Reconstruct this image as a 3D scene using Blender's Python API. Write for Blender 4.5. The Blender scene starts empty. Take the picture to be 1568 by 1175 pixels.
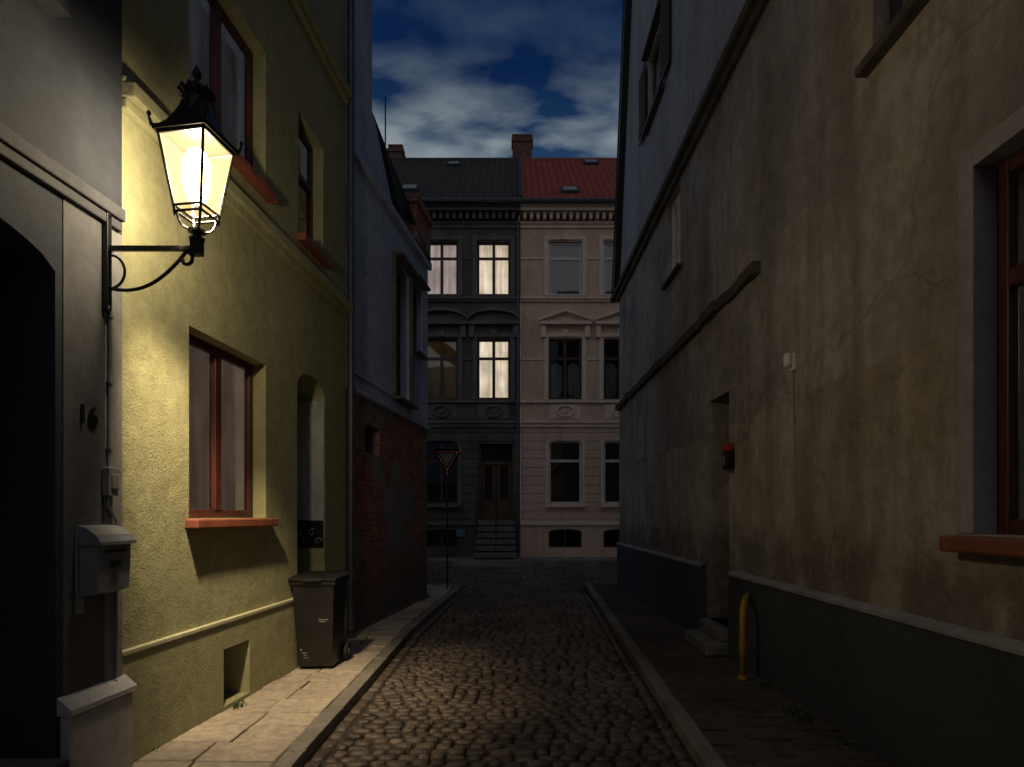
import bpy, math, random
from mathutils import Vector, Matrix
R = random.Random(7)
sc = bpy.context.scene
sc.view_settings.view_transform = 'Standard'
sc.view_settings.look = 'None'
sc.view_settings.exposure = 0

# ------------------------------------------------------------------ materials
class NT:
    def __init__(s, name):
        s.m = bpy.data.materials.new(name); s.m.use_nodes = True
        s.t = s.m.node_tree; s.n = s.t.nodes; s.l = s.t.links
        s.n.clear(); s._pos = {}
        s.out = s.n.new('ShaderNodeOutputMaterial')
    def new(s, t, **kw):
        x = s.n.new('ShaderNode' + t)
        for k, v in kw.items():
            if k.startswith('i_'):
                x.inputs[k[2:].replace('_', ' ')].default_value = v
            else: setattr(x, k, v)
        return x
    def link(s, a, b): s.l.new(a, b)
    def pos(s, sx=1, sy=1, sz=1):
        g = s.new('NewGeometry')
        if (sx, sy, sz) == (1, 1, 1): return g.outputs['Position']
        mp = s.new('Mapping')
        mp.inputs['Scale'].default_value = (sx, sy, sz)
        s.link(g.outputs['Position'], mp.inputs['Vector']); return mp.outputs[0]
    def noise(s, scale, detail=5, rough=.55, vec=None, dist=0):
        x = s.new('TexNoise', i_Scale=scale, i_Detail=detail, i_Roughness=rough, i_Distortion=dist)
        s.link(vec if vec is not None else s.pos(), x.inputs['Vector']); return x.outputs['Fac']
    def ramp(s, fac, a, b, ca=(0, 0, 0, 1), cb=(1, 1, 1, 1)):
        x = s.new('ValToRGB'); e = x.color_ramp.elements
        e[0].position = a; e[1].position = b; e[0].color = ca; e[1].color = cb
        s.link(fac, x.inputs[0]); return x.outputs[0]
    def mix(s, fac, a, b, mode='MIX'):
        x = s.new('MixRGB', blend_type=mode)
        for i, v in ((0, fac), (1, a), (2, b)):
            if isinstance(v, (int, float)): x.inputs[i].default_value = v
            elif isinstance(v, tuple): x.inputs[i].default_value = (*v[:3], 1)
            else: s.link(v, x.inputs[i])
        return x.outputs[0]
    def hsum(s, *terms):
        acc = None
        for h, a in terms:
            m = s.new('Math', operation='MULTIPLY_ADD'); s.link(h, m.inputs[0]); m.inputs[1].default_value = a
            if acc is None: m.inputs[2].default_value = 0
            else: s.link(acc, m.inputs[2])
            acc = m.outputs[0]
        x = s.new('Bump'); x.inputs['Strength'].default_value = 1; x.inputs['Distance'].default_value = 1
        s.link(acc, x.inputs['Height']); return x.outputs[0]
    def band(s, z0, z1, amp=.25, nscale=2.5):
        g = s.new('NewGeometry'); sep = s.new('SeparateXYZ'); s.link(g.outputs['Position'], sep.inputs[0])
        ma = s.new('Math', operation='MULTIPLY_ADD'); s.link(s.noise(nscale, 5, .65), ma.inputs[0]); ma.inputs[1].default_value = amp
        s.link(sep.outputs[2], ma.inputs[2])
        mr = s.new('MapRange', i_From_Min=z0 + amp * .5, i_From_Max=z1 + amp * .5); s.link(ma.outputs[0], mr.inputs[0]); return mr.outputs[0]
    def bsdf(s, col, rough=.85, nrm=None, metal=0, spec=.5):
        p = s.new('BsdfPrincipled')
        if isinstance(col, tuple): p.inputs['Base Color'].default_value = (*col[:3], 1)
        else: s.link(col, p.inputs['Base Color'])
        if isinstance(rough, (int, float)): p.inputs['Roughness'].default_value = rough
        else: s.link(rough, p.inputs['Roughness'])
        p.inputs['Metallic'].default_value = metal
        p.inputs['Specular IOR Level'].default_value = spec
        if nrm is not None: s.link(nrm, p.inputs['Normal'])
        s.link(p.outputs[0], s.out.inputs[0]); return p

def yz(s, wob=.03):
    g = s.new('NewGeometry'); sep = s.new('SeparateXYZ'); s.link(g.outputs['Position'], sep.inputs[0])
    ad = s.new('Math', operation='ADD'); s.link(sep.outputs[0], ad.inputs[0]); s.link(sep.outputs[1], ad.inputs[1])
    cb = s.new('CombineXYZ'); s.link(ad.outputs[0], cb.inputs[0]); s.link(sep.outputs[2], cb.inputs[1])
    dn = s.new('TexNoise', i_Scale=5.0, i_Detail=1); s.link(g.outputs['Position'], dn.inputs['Vector'])
    vm = s.new('VectorMath', operation='MULTIPLY_ADD'); s.link(dn.outputs['Color'], vm.inputs[0])
    vm.inputs[1].default_value = (wob, wob, 0); s.link(cb.outputs[0], vm.inputs[2]); return vm.outputs[0]

def plaster(name, c1, c2, c3=None, scale=.8, coarse=.25, fine=.35, rough=.92, streak=.5, grime=.0, blocks=None, cheap=False):
    s = NT(name)
    n1 = s.noise(scale, 5, .6)
    col = s.mix(s.ramp(n1, .38, .64), c1, c2)
    st = s.noise(1.3, 4, .6, s.pos(1.6, 1.6, .22))
    c3 = c3 or tuple(v * .6 for v in c1)
    col = s.mix(s.ramp(st, .48, .72, (0, 0, 0, 1), (streak,) * 3 + (1,)), col, c3)
    sp = s.noise(9, 4, .7)
    col = s.mix(1, col, s.ramp(sp, .25, .75, (.75, .75, .75, 1), (1.14, 1.14, 1.14, 1)), 'MULTIPLY')
    if grime:
        inv = s.ramp(s.band(0, 1.5, .9, 2.4), 0, 1, (grime,) * 3 + (1,), (0, 0, 0, 1))
        col = s.mix(inv, col, tuple(v * .38 for v in c1))
    terms = [(s.noise(3.0, 4, .6), coarse * .06)]
    if blocks:
        b = s.new('TexBrick'); s.link(yz(s, .01), b.inputs['Vector'])
        for k, v in (('Scale', 1), ('Brick Width', blocks[0]), ('Row Height', blocks[1]), ('Mortar Size', .006), ('Mortar Smooth', .5)): b.inputs[k].default_value = v
        col = s.mix(1, col, s.ramp(b.outputs['Fac'], 0, 1, (1, 1, 1, 1), (.6, .6, .6, 1)), 'MULTIPLY')
        terms.append((b.outputs['Fac'], -.005))
    if not cheap: terms.append((s.noise(70, 2, .6), fine * .008))
    s.bsdf(col, rough, s.hsum(*terms)); return s.m

def oldwall(name):
    s = NT(name)
    up = s.band(2.62, 2.67, .10, 1.2)
    upc = s.mix(s.ramp(s.noise(.6, 5, .6), .38, .60), (.27, .255, .25), (.47, .445, .415))
    loc = s.mix(s.ramp(s.noise(.7, 5, .6), .42, .62), (.46, .43, .385), (.34, .295, .235))
    col = s.mix(up, loc, upc)
    st = s.noise(1.7, 5, .64, s.pos(1.5, 1.5, .2))
    col = s.mix(s.ramp(st, .47, .66, (0, 0, 0, 1), (.62, .62, .62, 1)), col, (.18, .162, .148))
    st2 = s.noise(1.1, 4, .6, s.pos(1.3, 1.3, .5))
    col = s.mix(s.ramp(st2, .52, .68, (0, 0, 0, 1), (.5, .5, .5, 1)), col, (.30, .215, .125))
    inv = s.ramp(s.band(.95, 1.85, 1.1, 1.6), 0, 1, (1, 1, 1, 1), (0, 0, 0, 1))
    pn = s.mix(1, inv, s.ramp(s.noise(1.6, 6, .6), .28, .62), 'MULTIPLY')
    pat = s.ramp(pn, .30, .46)
    col = s.mix(s.ramp(pn, .20, .50, (0, 0, 0, 1), (.85, .85, .85, 1)), col, (.15, .13, .115))
    col = s.mix(1, col, s.ramp(s.noise(7, 5, .72), .28, .72, (.68, .68, .68, 1), (1.15, 1.15, 1.15, 1)), 'MULTIPLY')
    vo = s.new('TexVoronoi', feature='DISTANCE_TO_EDGE', i_Scale=.32)
    wv = s.new('VectorMath', operation='MULTIPLY_ADD'); nn = s.new('TexNoise', i_Scale=1.7, i_Detail=5); s.link(s.pos(), nn.inputs['Vector'])
    s.link(nn.outputs['Color'], wv.inputs[0]); wv.inputs[1].default_value = (.0, 1.1, 1.1); s.link(s.pos(), wv.inputs[2]); s.link(wv.outputs[0], vo.inputs['Vector'])
    ck = s.ramp(vo.outputs['Distance'], .001, .007, (.74, .74, .74, 1), (1, 1, 1, 1))
    col = s.mix(1, col, ck, 'MULTIPLY')
    nr = s.hsum((s.noise(2.0, 5, .64), .075), (up, .009), (pat, -.010), (s.noise(34, 4, .7), .006))
    s.bsdf(col, .93, nr); return s.m

def simple(name, c, rough=.6, metal=0, var=.25, bump=.15, bs=30, spec=.5):
    s = NT(name)
    n = s.noise(6, 4, .6)
    col = s.mix(1, c, s.ramp(n, .3, .7, (1 - var,) * 3 + (1,), (1 + var * .5,) * 3 + (1,)), 'MULTIPLY')
    s.bsdf(col, rough, s.hsum((s.noise(bs, 3), bump * .01)), metal, spec); return s.m

def island(name, cols, rough=.7, bump=.4, bs=25, spec=.4, dark=.5):
    s = NT(name)
    g = s.new('NewGeometry'); r = s.new('ValToRGB'); s.link(g.outputs['Random Per Island'], r.inputs[0])
    e = r.color_ramp.elements
    while len(e) < len(cols): e.new(.5)
    for i, c in enumerate(cols):
        e[i].position = i / (len(cols) - 1); e[i].color = (*c, 1)
    n = s.noise(14, 4, .65); n2 = s.noise(.9, 4)
    col = s.mix(1, r.outputs[0], s.ramp(n, .3, .7, (.6, .6, .6, 1), (1.15, 1.15, 1.15, 1)), 'MULTIPLY')
    col = s.mix(1, col, s.ramp(n2, .35, .65, (dark,) * 3 + (1,), (1.1, 1.1, 1.1, 1)), 'MULTIPLY')
    rg = s.ramp(n, .3, .7, (rough - .15,) * 3 + (1,), (rough + .15,) * 3 + (1,))
    s.bsdf(col, rg, s.hsum((s.noise(bs, 4, .7), bump * .02)), 0, spec); return s.m

def brick(name, c1, c2, mortar, patch=None):
    s = NT(name)
    b = s.new('TexBrick'); s.link(yz(s, .02), b.inputs['Vector'])
    for k, v in (('Scale', 1), ('Brick Width', .25), ('Row Height', .08), ('Mortar Size', .009), ('Mortar Smooth', .2)):
        b.inputs[k].default_value = v
    b.inputs['Color1'].default_value = (*c1, 1); b.inputs['Color2'].default_value = (*c2, 1); b.inputs['Mortar'].default_value = (*mortar, 1)
    col = s.mix(1, b.outputs[0], s.ramp(s.noise(5, 4, .7), .3, .7, (.6, .6, .6, 1), (1.3, 1.3, 1.3, 1)), 'MULTIPLY')
    terms = [(b.outputs['Fac'], -.010), (s.noise(20, 4, .7), .008)]
    if patch:
        pf = s.ramp(s.noise(.8, 6, .6), .54, .60)
        col = s.mix(pf, col, patch); terms.append((pf, .01))
        inv = s.ramp(s.band(.3, 1.3, .8, 2.4), 0, 1, (.75, .75, .75, 1), (0, 0, 0, 1))
        col = s.mix(inv, col, (.09, .09, .09))
    s.bsdf(col, .9, s.hsum(*terms)); return s.m

def emit(name, c, strength, folds=True):
    s = NT(name)
    col = s.mix(s.ramp(s.noise(1.1, 3), .38, .62), tuple(v * .62 for v in c), c)
    if folds:
        n = s.noise(5, 3, .5, s.pos(1.6, 1, .12))
        col = s.mix(1, col, s.ramp(n, .35, .65, (.62, .55, .48, 1), (1, 1, 1, 1)), 'MULTIPLY')
    e = s.new('Emission'); s.link(col, e.inputs[0]); e.inputs[1].default_value = strength
    s.link(e.outputs[0], s.out.inputs[0]); return s.m

def curtain(name, c):
    s = NT(name)
    n = s.noise(5, 3, .5, s.pos(1.6, 1.6, .1))
    col = s.mix(1, c, s.ramp(n, .3, .7, (.6, .6, .6, 1), (1, 1, 1, 1)), 'MULTIPLY')
    s.bsdf(col, .95); return s.m

def glass(name, base=.08, tint=(.8, .85, .9)):
    s = NT(name)
    t = s.new('BsdfTransparent'); t.inputs[0].default_value = (*tint, 1)
    gl = s.new('BsdfGlossy'); gl.inputs['Roughness'].default_value = .03
    gl.inputs[0].default_value = (.9, .9, .9, 1)
    s.link(s.hsum((s.noise(2.2, 2), .0012)), gl.inputs['Normal'])
    f = s.new('Fresnel'); f.inputs[0].default_value = 1.7
    ad = s.new('Math', operation='ADD', use_clamp=True); s.link(f.outputs[0], ad.inputs[0]); ad.inputs[1].default_value = base
    m = s.new('MixShader'); s.link(ad.outputs[0], m.inputs[0]); s.link(t.outputs[0], m.inputs[1]); s.link(gl.outputs[0], m.inputs[2])
    s.link(m.outputs[0], s.out.inputs[0]); return s.m

M = {}
M['green'] = plaster('green_plaster', (.33, .33, .185), (.39, .385, .225), (.25, .245, .135), coarse=.28, fine=.6, streak=.5, grime=.25)
M['green_trim'] = plaster('green_trim', (.44, .43, .29), (.50, .49, .33), coarse=.1, streak=.3, cheap=True)
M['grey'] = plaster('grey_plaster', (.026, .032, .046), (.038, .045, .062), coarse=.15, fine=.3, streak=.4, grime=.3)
M['grey_lit'] = plaster('grey_plaster_lit_copy', (.10, .105, .12), (.13, .135, .15), coarse=.2, fine=.3, streak=.5, grime=.4)  # lighter copy of the grey plaster, light painted into its colour
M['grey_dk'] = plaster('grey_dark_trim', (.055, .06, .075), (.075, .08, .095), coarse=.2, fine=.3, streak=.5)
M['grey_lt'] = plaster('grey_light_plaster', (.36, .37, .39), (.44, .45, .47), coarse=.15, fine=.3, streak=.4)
M['blue'] = plaster('whitewashed_plaster', (.44, .53, .70), (.52, .61, .78), (.24, .28, .37), scale=1.2, coarse=.35, streak=.6, blocks=(.9, .42))
M['old'] = oldwall('old_cream_plaster')
M['old_up'] = plaster('old_upper_plaster', (.42, .43, .46), (.33, .34, .37), (.22, .22, .24), scale=.7, coarse=.4, streak=.6)
M['surround'] = plaster('pale_surround', (.36, .35, .37), (.30, .29, .30), scale=2, coarse=.3, streak=.4)
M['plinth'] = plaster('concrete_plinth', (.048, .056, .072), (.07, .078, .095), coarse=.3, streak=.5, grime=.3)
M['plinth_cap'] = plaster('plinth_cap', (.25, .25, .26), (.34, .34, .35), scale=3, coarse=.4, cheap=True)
M['ledge'] = plaster('weathered_ledge', (.11, .095, .08), (.065, .055, .047), scale=4, coarse=.9)
M['beige'] = plaster('beige_facade', (.60, .44, .33), (.66, .50, .38), (.38, .28, .22), scale=.6, coarse=.1, streak=.5, cheap=True)
M['beige_trim'] = plaster('beige_trim', (.74, .61, .49), (.78, .66, .54), coarse=.1, streak=.4, cheap=True)
M['soot'] = plaster('sooty_facade', (.085, .075, .07), (.125, .11, .10), (.045, .04, .038), scale=.9, coarse=.3, streak=.6, grime=.3, cheap=True)
M['soot_trim'] = plaster('sooty_trim', (.13, .118, .11), (.18, .165, .155), scale=2, coarse=.3, cheap=True)
M['brick'] = brick('red_brick', (.46, .15, .09), (.24, .09, .065), (.30, .27, .24), (.24, .235, .24))
M['brick2'] = brick('chimney_brick', (.17, .08, .06), (.12, .065, .05), (.13, .12, .11))
M['redframe'] = simple('oxblood_wood', (.075, .019, .015), .45, var=.3)
M['brownframe'] = simple('brown_wood', (.06, .025, .018), .5)
M['whiteframe'] = simple('white_wood', (.62, .62, .62), .5)
M['redsill'] = simple('terracotta_sill', (.25, .075, .045), .6, var=.35, bump=.3)
M['iron'] = simple('black_iron', (.014, .014, .015), .42, .3, spec=.5)
M['zinc'] = simple('zinc_pipe', (.09, .11, .13), .5, .6)
M['greymetal'] = simple('grey_painted_metal', (.22, .24, .26), .45, .1)
M['white'] = simple('white_plastic', (.8, .8, .78), .5)
M['whitewash'] = plaster('whitewashed_reveal', (.50, .51, .54), (.40, .41, .44), scale=3)
M['yellow'] = simple('yellow_paint', (.36, .22, .03), .55)
M['red'] = simple('red_paint', (.42, .03, .025), .45)
M['binplastic'] = simple('black_plastic', (.012, .012, .013), .42, var=.4, bump=.1)
M['rubber'] = simple('rubber', (.01, .01, .01), .8)
M['door'] = simple('old_door_wood', (.045, .03, .022), .5, var=.4)
M['door2'] = simple('door_varnished', (.075, .042, .022), .5, var=.4)
M['dark'] = simple('dark_room', (.008, .008, .009), .95)
M['cur2'] = curtain('grey_blind', (.36, .38, .40))
M['glass'] = glass('window_glass', .10)
M['lit'] = emit('lit_curtain', (1.0, .82, .58), 1.3)
M['lit2'] = emit('lit_curtain_dim', (.80, .62, .55), .65)
M['reflect_glow'] = emit('yellow_reflection_glow', (.30, .20, .05), .09)  # emission painting a yellowish reflection in an unlit window
M['pane_glow'] = emit('pane_reflection_glow', (1.0, .70, .50), .13)  # weak emission painted in for light reflected by the pane
M['pane_glow2'] = emit('faint_pane_reflection_glow', (.8, .8, .9), .035)  # fainter emission, same painted reflection for the upper pane
M['stone'] = simple('stone_steps', (.16, .16, .155), .85, var=.4, bump=.5)
M['cobble'] = island('cobblestone', [(.085, .074, .066), (.15, .118, .095), (.11, .094, .083), (.20, .152, .118), (.125, .112, .105)], rough=.40, bump=.5, bs=35, spec=.5, dark=.5)
M['slab'] = island('pavement_slab', [(.44, .38, .31), (.52, .455, .37), (.37, .32, .265)], rough=.8, bump=.3, bs=60, dark=.75)
M['kerb'] = island('granite_kerb', [(.24, .22, .20), (.30, .275, .245), (.22, .205, .195)], rough=.75, bump=.3, bs=50)
M['paver'] = island('brick_paver', [(.10, .075, .065), (.13, .095, .08), (.085, .075, .07), (.11, .09, .085)], rough=.8, bump=.4, bs=40)
M['soil'] = simple('joint_sand', (.03, .026, .022), .95, var=.5, bump=.8, bs=60)
M['leaf'] = simple('weed_leaf', (.045, .085, .025), .7)
def tile(name, c1, c2):
    s = NT(name)
    g = s.new('NewGeometry')
    w = s.new('TexWave', wave_type='BANDS', bands_direction='X', wave_profile='SIN'); w.inputs['Scale'].default_value = 1.25
    s.link(g.outputs['Position'], w.inputs[0])
    col = s.mix(s.ramp(s.noise(3, 5, .7), .35, .65), c1, c2)
    col = s.mix(1, col, s.ramp(w.outputs[0], .05, .6, (.7, .7, .7, 1), (1, 1, 1, 1)), 'MULTIPLY')
    s.bsdf(col, .7, s.hsum((w.outputs[0], .03))); return s.m
M['tile_red'] = tile('red_roof_tile', (.36, .085, .06), (.27, .065, .05))
M['tile_dark'] = tile('dark_roof_tile', (.06, .062, .066), (.035, .036, .04))

# ------------------------------------------------------------------ mesh helpers
def empty(name, loc=(0, 0, 0)):
    e = bpy.data.objects.new(name, None); sc.collection.objects.link(e); e.empty_display_size = .2
    return e
class B:
    def __init__(s): s.v = []; s.f = []
    def quad(s, a, b, c, d):
        i = len(s.v); s.v += [a, b, c, d]; s.f.append((i, i + 1, i + 2, i + 3))
    def poly(s, pts):
        i = len(s.v); s.v += pts; s.f.append(tuple(range(i, i + len(pts))))
    def box(s, P, t0, t1, d0, d1, z0, z1):
        i = len(s.v)
        s.v += [P(t, d, z) for z in (z0, z1) for d in (d0, d1) for t in (t0, t1)]
        for f in ((0, 1, 3, 2), (4, 6, 7, 5), (0, 4, 5, 1), (2, 3, 7, 6), (0, 2, 6, 4), (1, 5, 7, 3)):
            s.f.append(tuple(i + k for k in f))
    def wall(s, P, t0, t1, z0, z1, holes=(), d=0):
        ts = sorted({t0, t1} | {min(max(h[k], t0), t1) for h in holes for k in (0, 1)})
        zs = sorted({z0, z1} | {min(max(h[k], z0), z1) for h in holes for k in (2, 3)})
        for a, b in zip(ts, ts[1:]):
            for c, e in zip(zs, zs[1:]):
                m, n = (a + b) / 2, (c + e) / 2
                if any(h[0] < m < h[1] and h[2] < n < h[3] for h in holes): continue
                s.quad(P(a, d, c), P(b, d, c), P(b, d, e), P(a, d, e))
        for h in holes:
            a, b, c, e, dp = h[:5]; q = d - dp
            s.quad(P(a, d, c), P(b, d, c), P(b, q, c), P(a, q, c))
            s.quad(P(a, d, e), P(b, d, e), P(b, q, e), P(a, q, e))
            s.quad(P(a, d, c), P(a, d, e), P(a, q, e), P(a, q, c))
            s.quad(P(b, d, c), P(b, d, e), P(b, q, e), P(b, q, c))
    def arch(s, P, t0, t1, zs, zt, d, dep, n=12):
        pts = []
        for i in range(n + 1):
            u = -1 + 2 * i / n
            pts.append((t0 + (t1 - t0) * i / n, zs + (zt - zs - .004) * math.sqrt(max(0, 1 - u * u * .98)) ))
        for (a, za), (b, zb) in zip(pts, pts[1:]):
            s.quad(P(a, d, za), P(b, d, zb), P(b, d, zt), P(a, d, zt))
            s.quad(P(a, d, za), P(b, d, zb), P(b, d - dep, zb), P(a, d - dep, za))
    def tube(s, pts, r, n=8, cap=True):
        pts = [Vector(p) for p in pts]; i0 = len(s.v)
        rr = r if isinstance(r, (list, tuple)) else [r] * len(pts)
        up = None
        for k, p in enumerate(pts):
            tg = (pts[min(k + 1, len(pts) - 1)] - pts[max(k - 1, 0)]).normalized()
            if up is None: up = Vector((0, 0, 1)) if abs(tg.z) < .9 else Vector((1, 0, 0))
            x = tg.cross(up)
            if x.length < 1e-4: x = tg.cross(Vector((0, 1, 0)))
            x.normalize(); y = x.cross(tg).normalized(); up = y
            for j in range(n):
                a = 2 * math.pi * j / n
                s.v.append(tuple(p + (x * math.cos(a) + y * math.sin(a)) * rr[k]))
        for k in range(len(pts) - 1):
            for j in range(n):
                a = i0 + k * n + j; b = i0 + k * n + (j + 1) % n
                s.f.append((a, b, b + n, a + n))
        if cap:
            s.f.append(tuple(i0 + j for j in range(n))[::-1]); s.f.append(tuple(i0 + (len(pts) - 1) * n + j for j in range(n)))
    def lathe(s, cx, cy, prof, n=16, rot=0.0):
        i0 = len(s.v)
        for z, r in prof:
            for j in range(n):
                a = rot + 2 * math.pi * j / n
                s.v.append((cx + r * math.cos(a), cy + r * math.sin(a), z))
        for k in range(len(prof) - 1):
            for j in range(n):
                a = i0 + k * n + j; b = i0 + k * n + (j + 1) % n
                s.f.append((a, b, b + n, a + n))
        s.f.append(tuple(i0 + j for j in range(n))[::-1]); s.f.append(tuple(i0 + (len(prof) - 1) * n + j for j in range(n)))
    def done(s, name, mat, parent=None, smooth=False, bevel=0):
        me = bpy.data.meshes.new(name); me.from_pydata([tuple(v) for v in s.v], [], s.f); me.update()
        me.materials.append(M[mat] if isinstance(mat, str) else mat)
        o = bpy.data.objects.new(name, me); sc.collection.objects.link(o)
        if parent: o.parent = parent
        if smooth:
            me.shade_smooth()
        if bevel:
            m = o.modifiers.new('bevel', 'BEVEL'); m.width = bevel; m.segments = 2; m.limit_method = 'ANGLE'
        return o

def window(P, t0, t1, z0, z1, dep, fm, par, cols=2, transom=None, fw=.06, back='dark', bd=.12):
    b = B(); q = -dep
    b.box(P, t0, t0 + fw, q, q + .05, z0, z1); b.box(P, t1 - fw, t1, q, q + .05, z0, z1)
    b.box(P, t0 + fw, t1 - fw, q, q + .048, z0, z0 + fw); b.box(P, t0 + fw, t1 - fw, q, q + .048, z1 - fw, z1)
    for i in range(1, cols):
        t = t0 + (t1 - t0) * i / cols
        b.box(P, t - fw * .65, t + fw * .65, q + .002, q + .06, z0 + fw, z1 - fw)
    if transom:
        z = z0 + (z1 - z0) * transom
        b.box(P, t0 + fw, t1 - fw, q + .004, q + .055, z - fw * .6, z + fw * .6)
    b.done('window_frame', fm, par, bevel=.006)
    g = B(); g.quad(P(t0, q + .02, z0), P(t1, q + .02, z0), P(t1, q + .02, z1), P(t0, q + .02, z1)); g.done('window_glass', 'glass', par)
    k = B(); q2 = q - bd
    k.quad(P(t0 - .05, q2, z0), P(t1 + .05, q2, z0), P(t1 + .05, q2, z1), P(t0 - .05, q2, z1))
    k.done('window_interior', back, par)

PL = lambda t, d, z: (-2.79 + .077 * t + d, t, z)
PB = lambda t, d, z: (-3.19 + .126 * t + d, t, z)
PR = lambda t, d, z: (2.5 - d, t, z)
D = 22.6
PF = lambda t, d, z: (t, D - d, z)

# ------------------------------------------------------------------ green house
gh = empty('green_house')
holes = [(4.71, 5.94, 1.58, 3.03, .17), (4.71, 5.94, 4.66, 5.98, .17), (6.68, 7.38, 4.6, 5.93, .17),
         (6.65, 7.42, .06, 3.17, .42), (5.14, 5.57, .03, .50, .2)]
b = B(); b.wall(PL, 3.94, 8.16, 0, 10.5, holes); b.arch(PL, 6.65, 7.42, 2.98, 3.17, 0, .42)
b.done('walls', 'green', gh)
b = B(); b.wall(PL, 3.945, 6.6, 0, .71, [(5.14, 5.57, .03, .50, .03)], d=.03); b.wall(PL, 7.5, 8.1, 0, .71, d=.03)
b.quad(PL(6.6, .03, 0), PL(6.6, 0, 0), PL(6.6, 0, .71), PL(6.6, .03, .71)); b.done('plinth', 'green', gh)
b = B(); b.box(PL, 3.945, 6.6, 0, .042, .71, .745); b.box(PL, 7.5, 8.1, 0, .042, .71, .745); b.done('plinth_trim', 'green_trim', gh, bevel=.008)
b = B(); b.box(PL, 3.95, 8.12, 0, .06, 4.17, 4.24); b.box(PL, 3.95, 8.12, 0, .11, 4.24, 4.34); b.box(PL, 3.95, 8.12, 0, .05, 4.34, 4.38); b.done('string_course', 'green', gh, bevel=.01)
b = B(); b.box(PL, 3.95, 8.12, 0, .06, 6.92, 7.0); b.box(PL, 3.95, 8.12, 0, .10, 7.0, 7.08); b.done('upper_string_course', 'green', gh, bevel=.01)
window(PL, 4.71, 5.94, 1.58, 3.03, .17, 'redframe', gh, 2, back='pane_glow', fw=.07, bd=.05)
window(PL, 4.71, 5.94, 4.66, 5.98, .17, 'redframe', gh, 2, back='pane_glow2', fw=.07)
window(PL, 6.68, 7.38, 4.6, 5.93, .17, 'redframe', gh, 1, transom=.6)
b = B(); b.box(PL, 4.66, 6.0, -.1, .10, 1.50, 1.575); b.box(PL, 4.66, 6.0, -.1, .10, 4.58, 4.655); b.box(PL, 6.63, 7.43, -.1, .10, 4.52, 4.595)
b.done('window_sills', 'redsill', gh, bevel=.012)
b = B(); b.box(PL, 6.65, 7.42, -.43, -.38, .06, 3.1); b.box(PL, 6.72, 7.0, -.38, -.365, .3, 1.3); b.box(PL, 7.07, 7.35, -.38, -.365, .3, 1.3); b.box(PL, 6.72, 7.35, -.38, -.365, 1.5, 2.3)
b.done('door', 'door', gh, bevel=.01)
b = B(); b.quad(PL(7.414, -.01, 1.55), PL(7.414, -.37, 1.55), PL(7.414, -.37, 2.95), PL(7.414, -.01, 2.95)); b.done('reveal_whitewash', 'whitewash', gh)
b = B(); b.quad(PL(7.412, -.01, 1.22), PL(7.412, -.37, 1.22), PL(7.412, -.37, 1.54), PL(7.412, -.01, 1.54)); b.done('reveal_panel', 'dark', gh)
b = B()
for q in range(4):
    zc = 1.30 + (q % 2) * .10; dc = -.07 - .075 * q
    pp = []
    for k in range(12):
        a = k * .55; r = .045 * (1 - k / 16); pp.append(PL(7.405, dc + r * math.cos(a + q), zc + r * math.sin(a + q)))
    b.tube(pp, [.011 * (1 - k / 14) for k in range(12)], 5)
b.done('reveal_ornament', 'greymetal', gh)
b = B(); b.quad(PL(5.14, -.2, .03), PL(5.57, -.2, .03), PL(5.57, -.2, .5), PL(5.14, -.2, .5)); b.done('cellar_back', 'dark', gh)
b = B(); b.tube([PL(8.14, .07, .05), PL(8.14, .07, 10.4)], .048, 12)
for z in (1.2, 3.2, 5.2, 7.2): b.lathe(*PL(8.14, .07, 0)[:2], [(z, .055), (z + .05, .055)], 12)
b.done('downpipe', 'zinc', gh, smooth=False)
b = B(); b.quad(PL(3.94, 0, 10.5), PL(8.16, 0, 10.5), PL(8.16, -4, 13.5), PL(3.94, -4, 13.5)); b.box(PL, 3.94, 8.16, -.1, .3, 10.4, 10.55); b.done('roof', 'tile_dark', gh)

# ------------------------------------------------------------------ grey house (near left)
gy = empty('grey_house')
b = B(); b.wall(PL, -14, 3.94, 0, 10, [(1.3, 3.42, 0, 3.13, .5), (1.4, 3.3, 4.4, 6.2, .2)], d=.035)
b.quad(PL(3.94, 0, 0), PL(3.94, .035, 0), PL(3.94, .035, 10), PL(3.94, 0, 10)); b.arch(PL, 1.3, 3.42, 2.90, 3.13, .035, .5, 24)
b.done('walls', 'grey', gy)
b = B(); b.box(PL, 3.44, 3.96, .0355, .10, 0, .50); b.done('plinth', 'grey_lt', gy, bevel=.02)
b = B()
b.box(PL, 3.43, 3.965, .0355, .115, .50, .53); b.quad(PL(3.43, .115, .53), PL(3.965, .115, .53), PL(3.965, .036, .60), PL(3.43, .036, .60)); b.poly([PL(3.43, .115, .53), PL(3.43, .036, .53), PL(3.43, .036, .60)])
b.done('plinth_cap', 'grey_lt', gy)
b = B(); b.box(PL, -14, 3.90, .03, .09, 3.42, 3.50); b.box(PL, -14, 3.9, .03, .07, 3.36, 3.42); b.done('string_course', 'grey_dk', gy, bevel=.01)
b = B(); b.box(PL, 3.47, 3.78, .033, .040, .605, 3.355); b.done('painted_light_panel', 'grey_lit', gy)  # added panel, paler colour stands in for light on the wall corner
b = B(); b.box(PL, 3.78, 3.93, .034, .044, .605, 3.355); b.done('painted_light_strip', simple('grey_plaster_bright_copy', (.22, .225, .235), .9), gy)  # made-up strip, brightest tone painting the lit edge of the wall
b = B(); b.box(PL, 1.3, 3.40, -.1, .14, 4.30, 4.38); b.done('window_sill', 'grey', gy, bevel=.01)
window(PL, 1.4, 3.3, 4.4, 6.2, .17, 'brownframe', gy, 2)
b = B(); b.box(PL, 1.3, 3.42, -.5, -.44, 0, 3.05)
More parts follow.
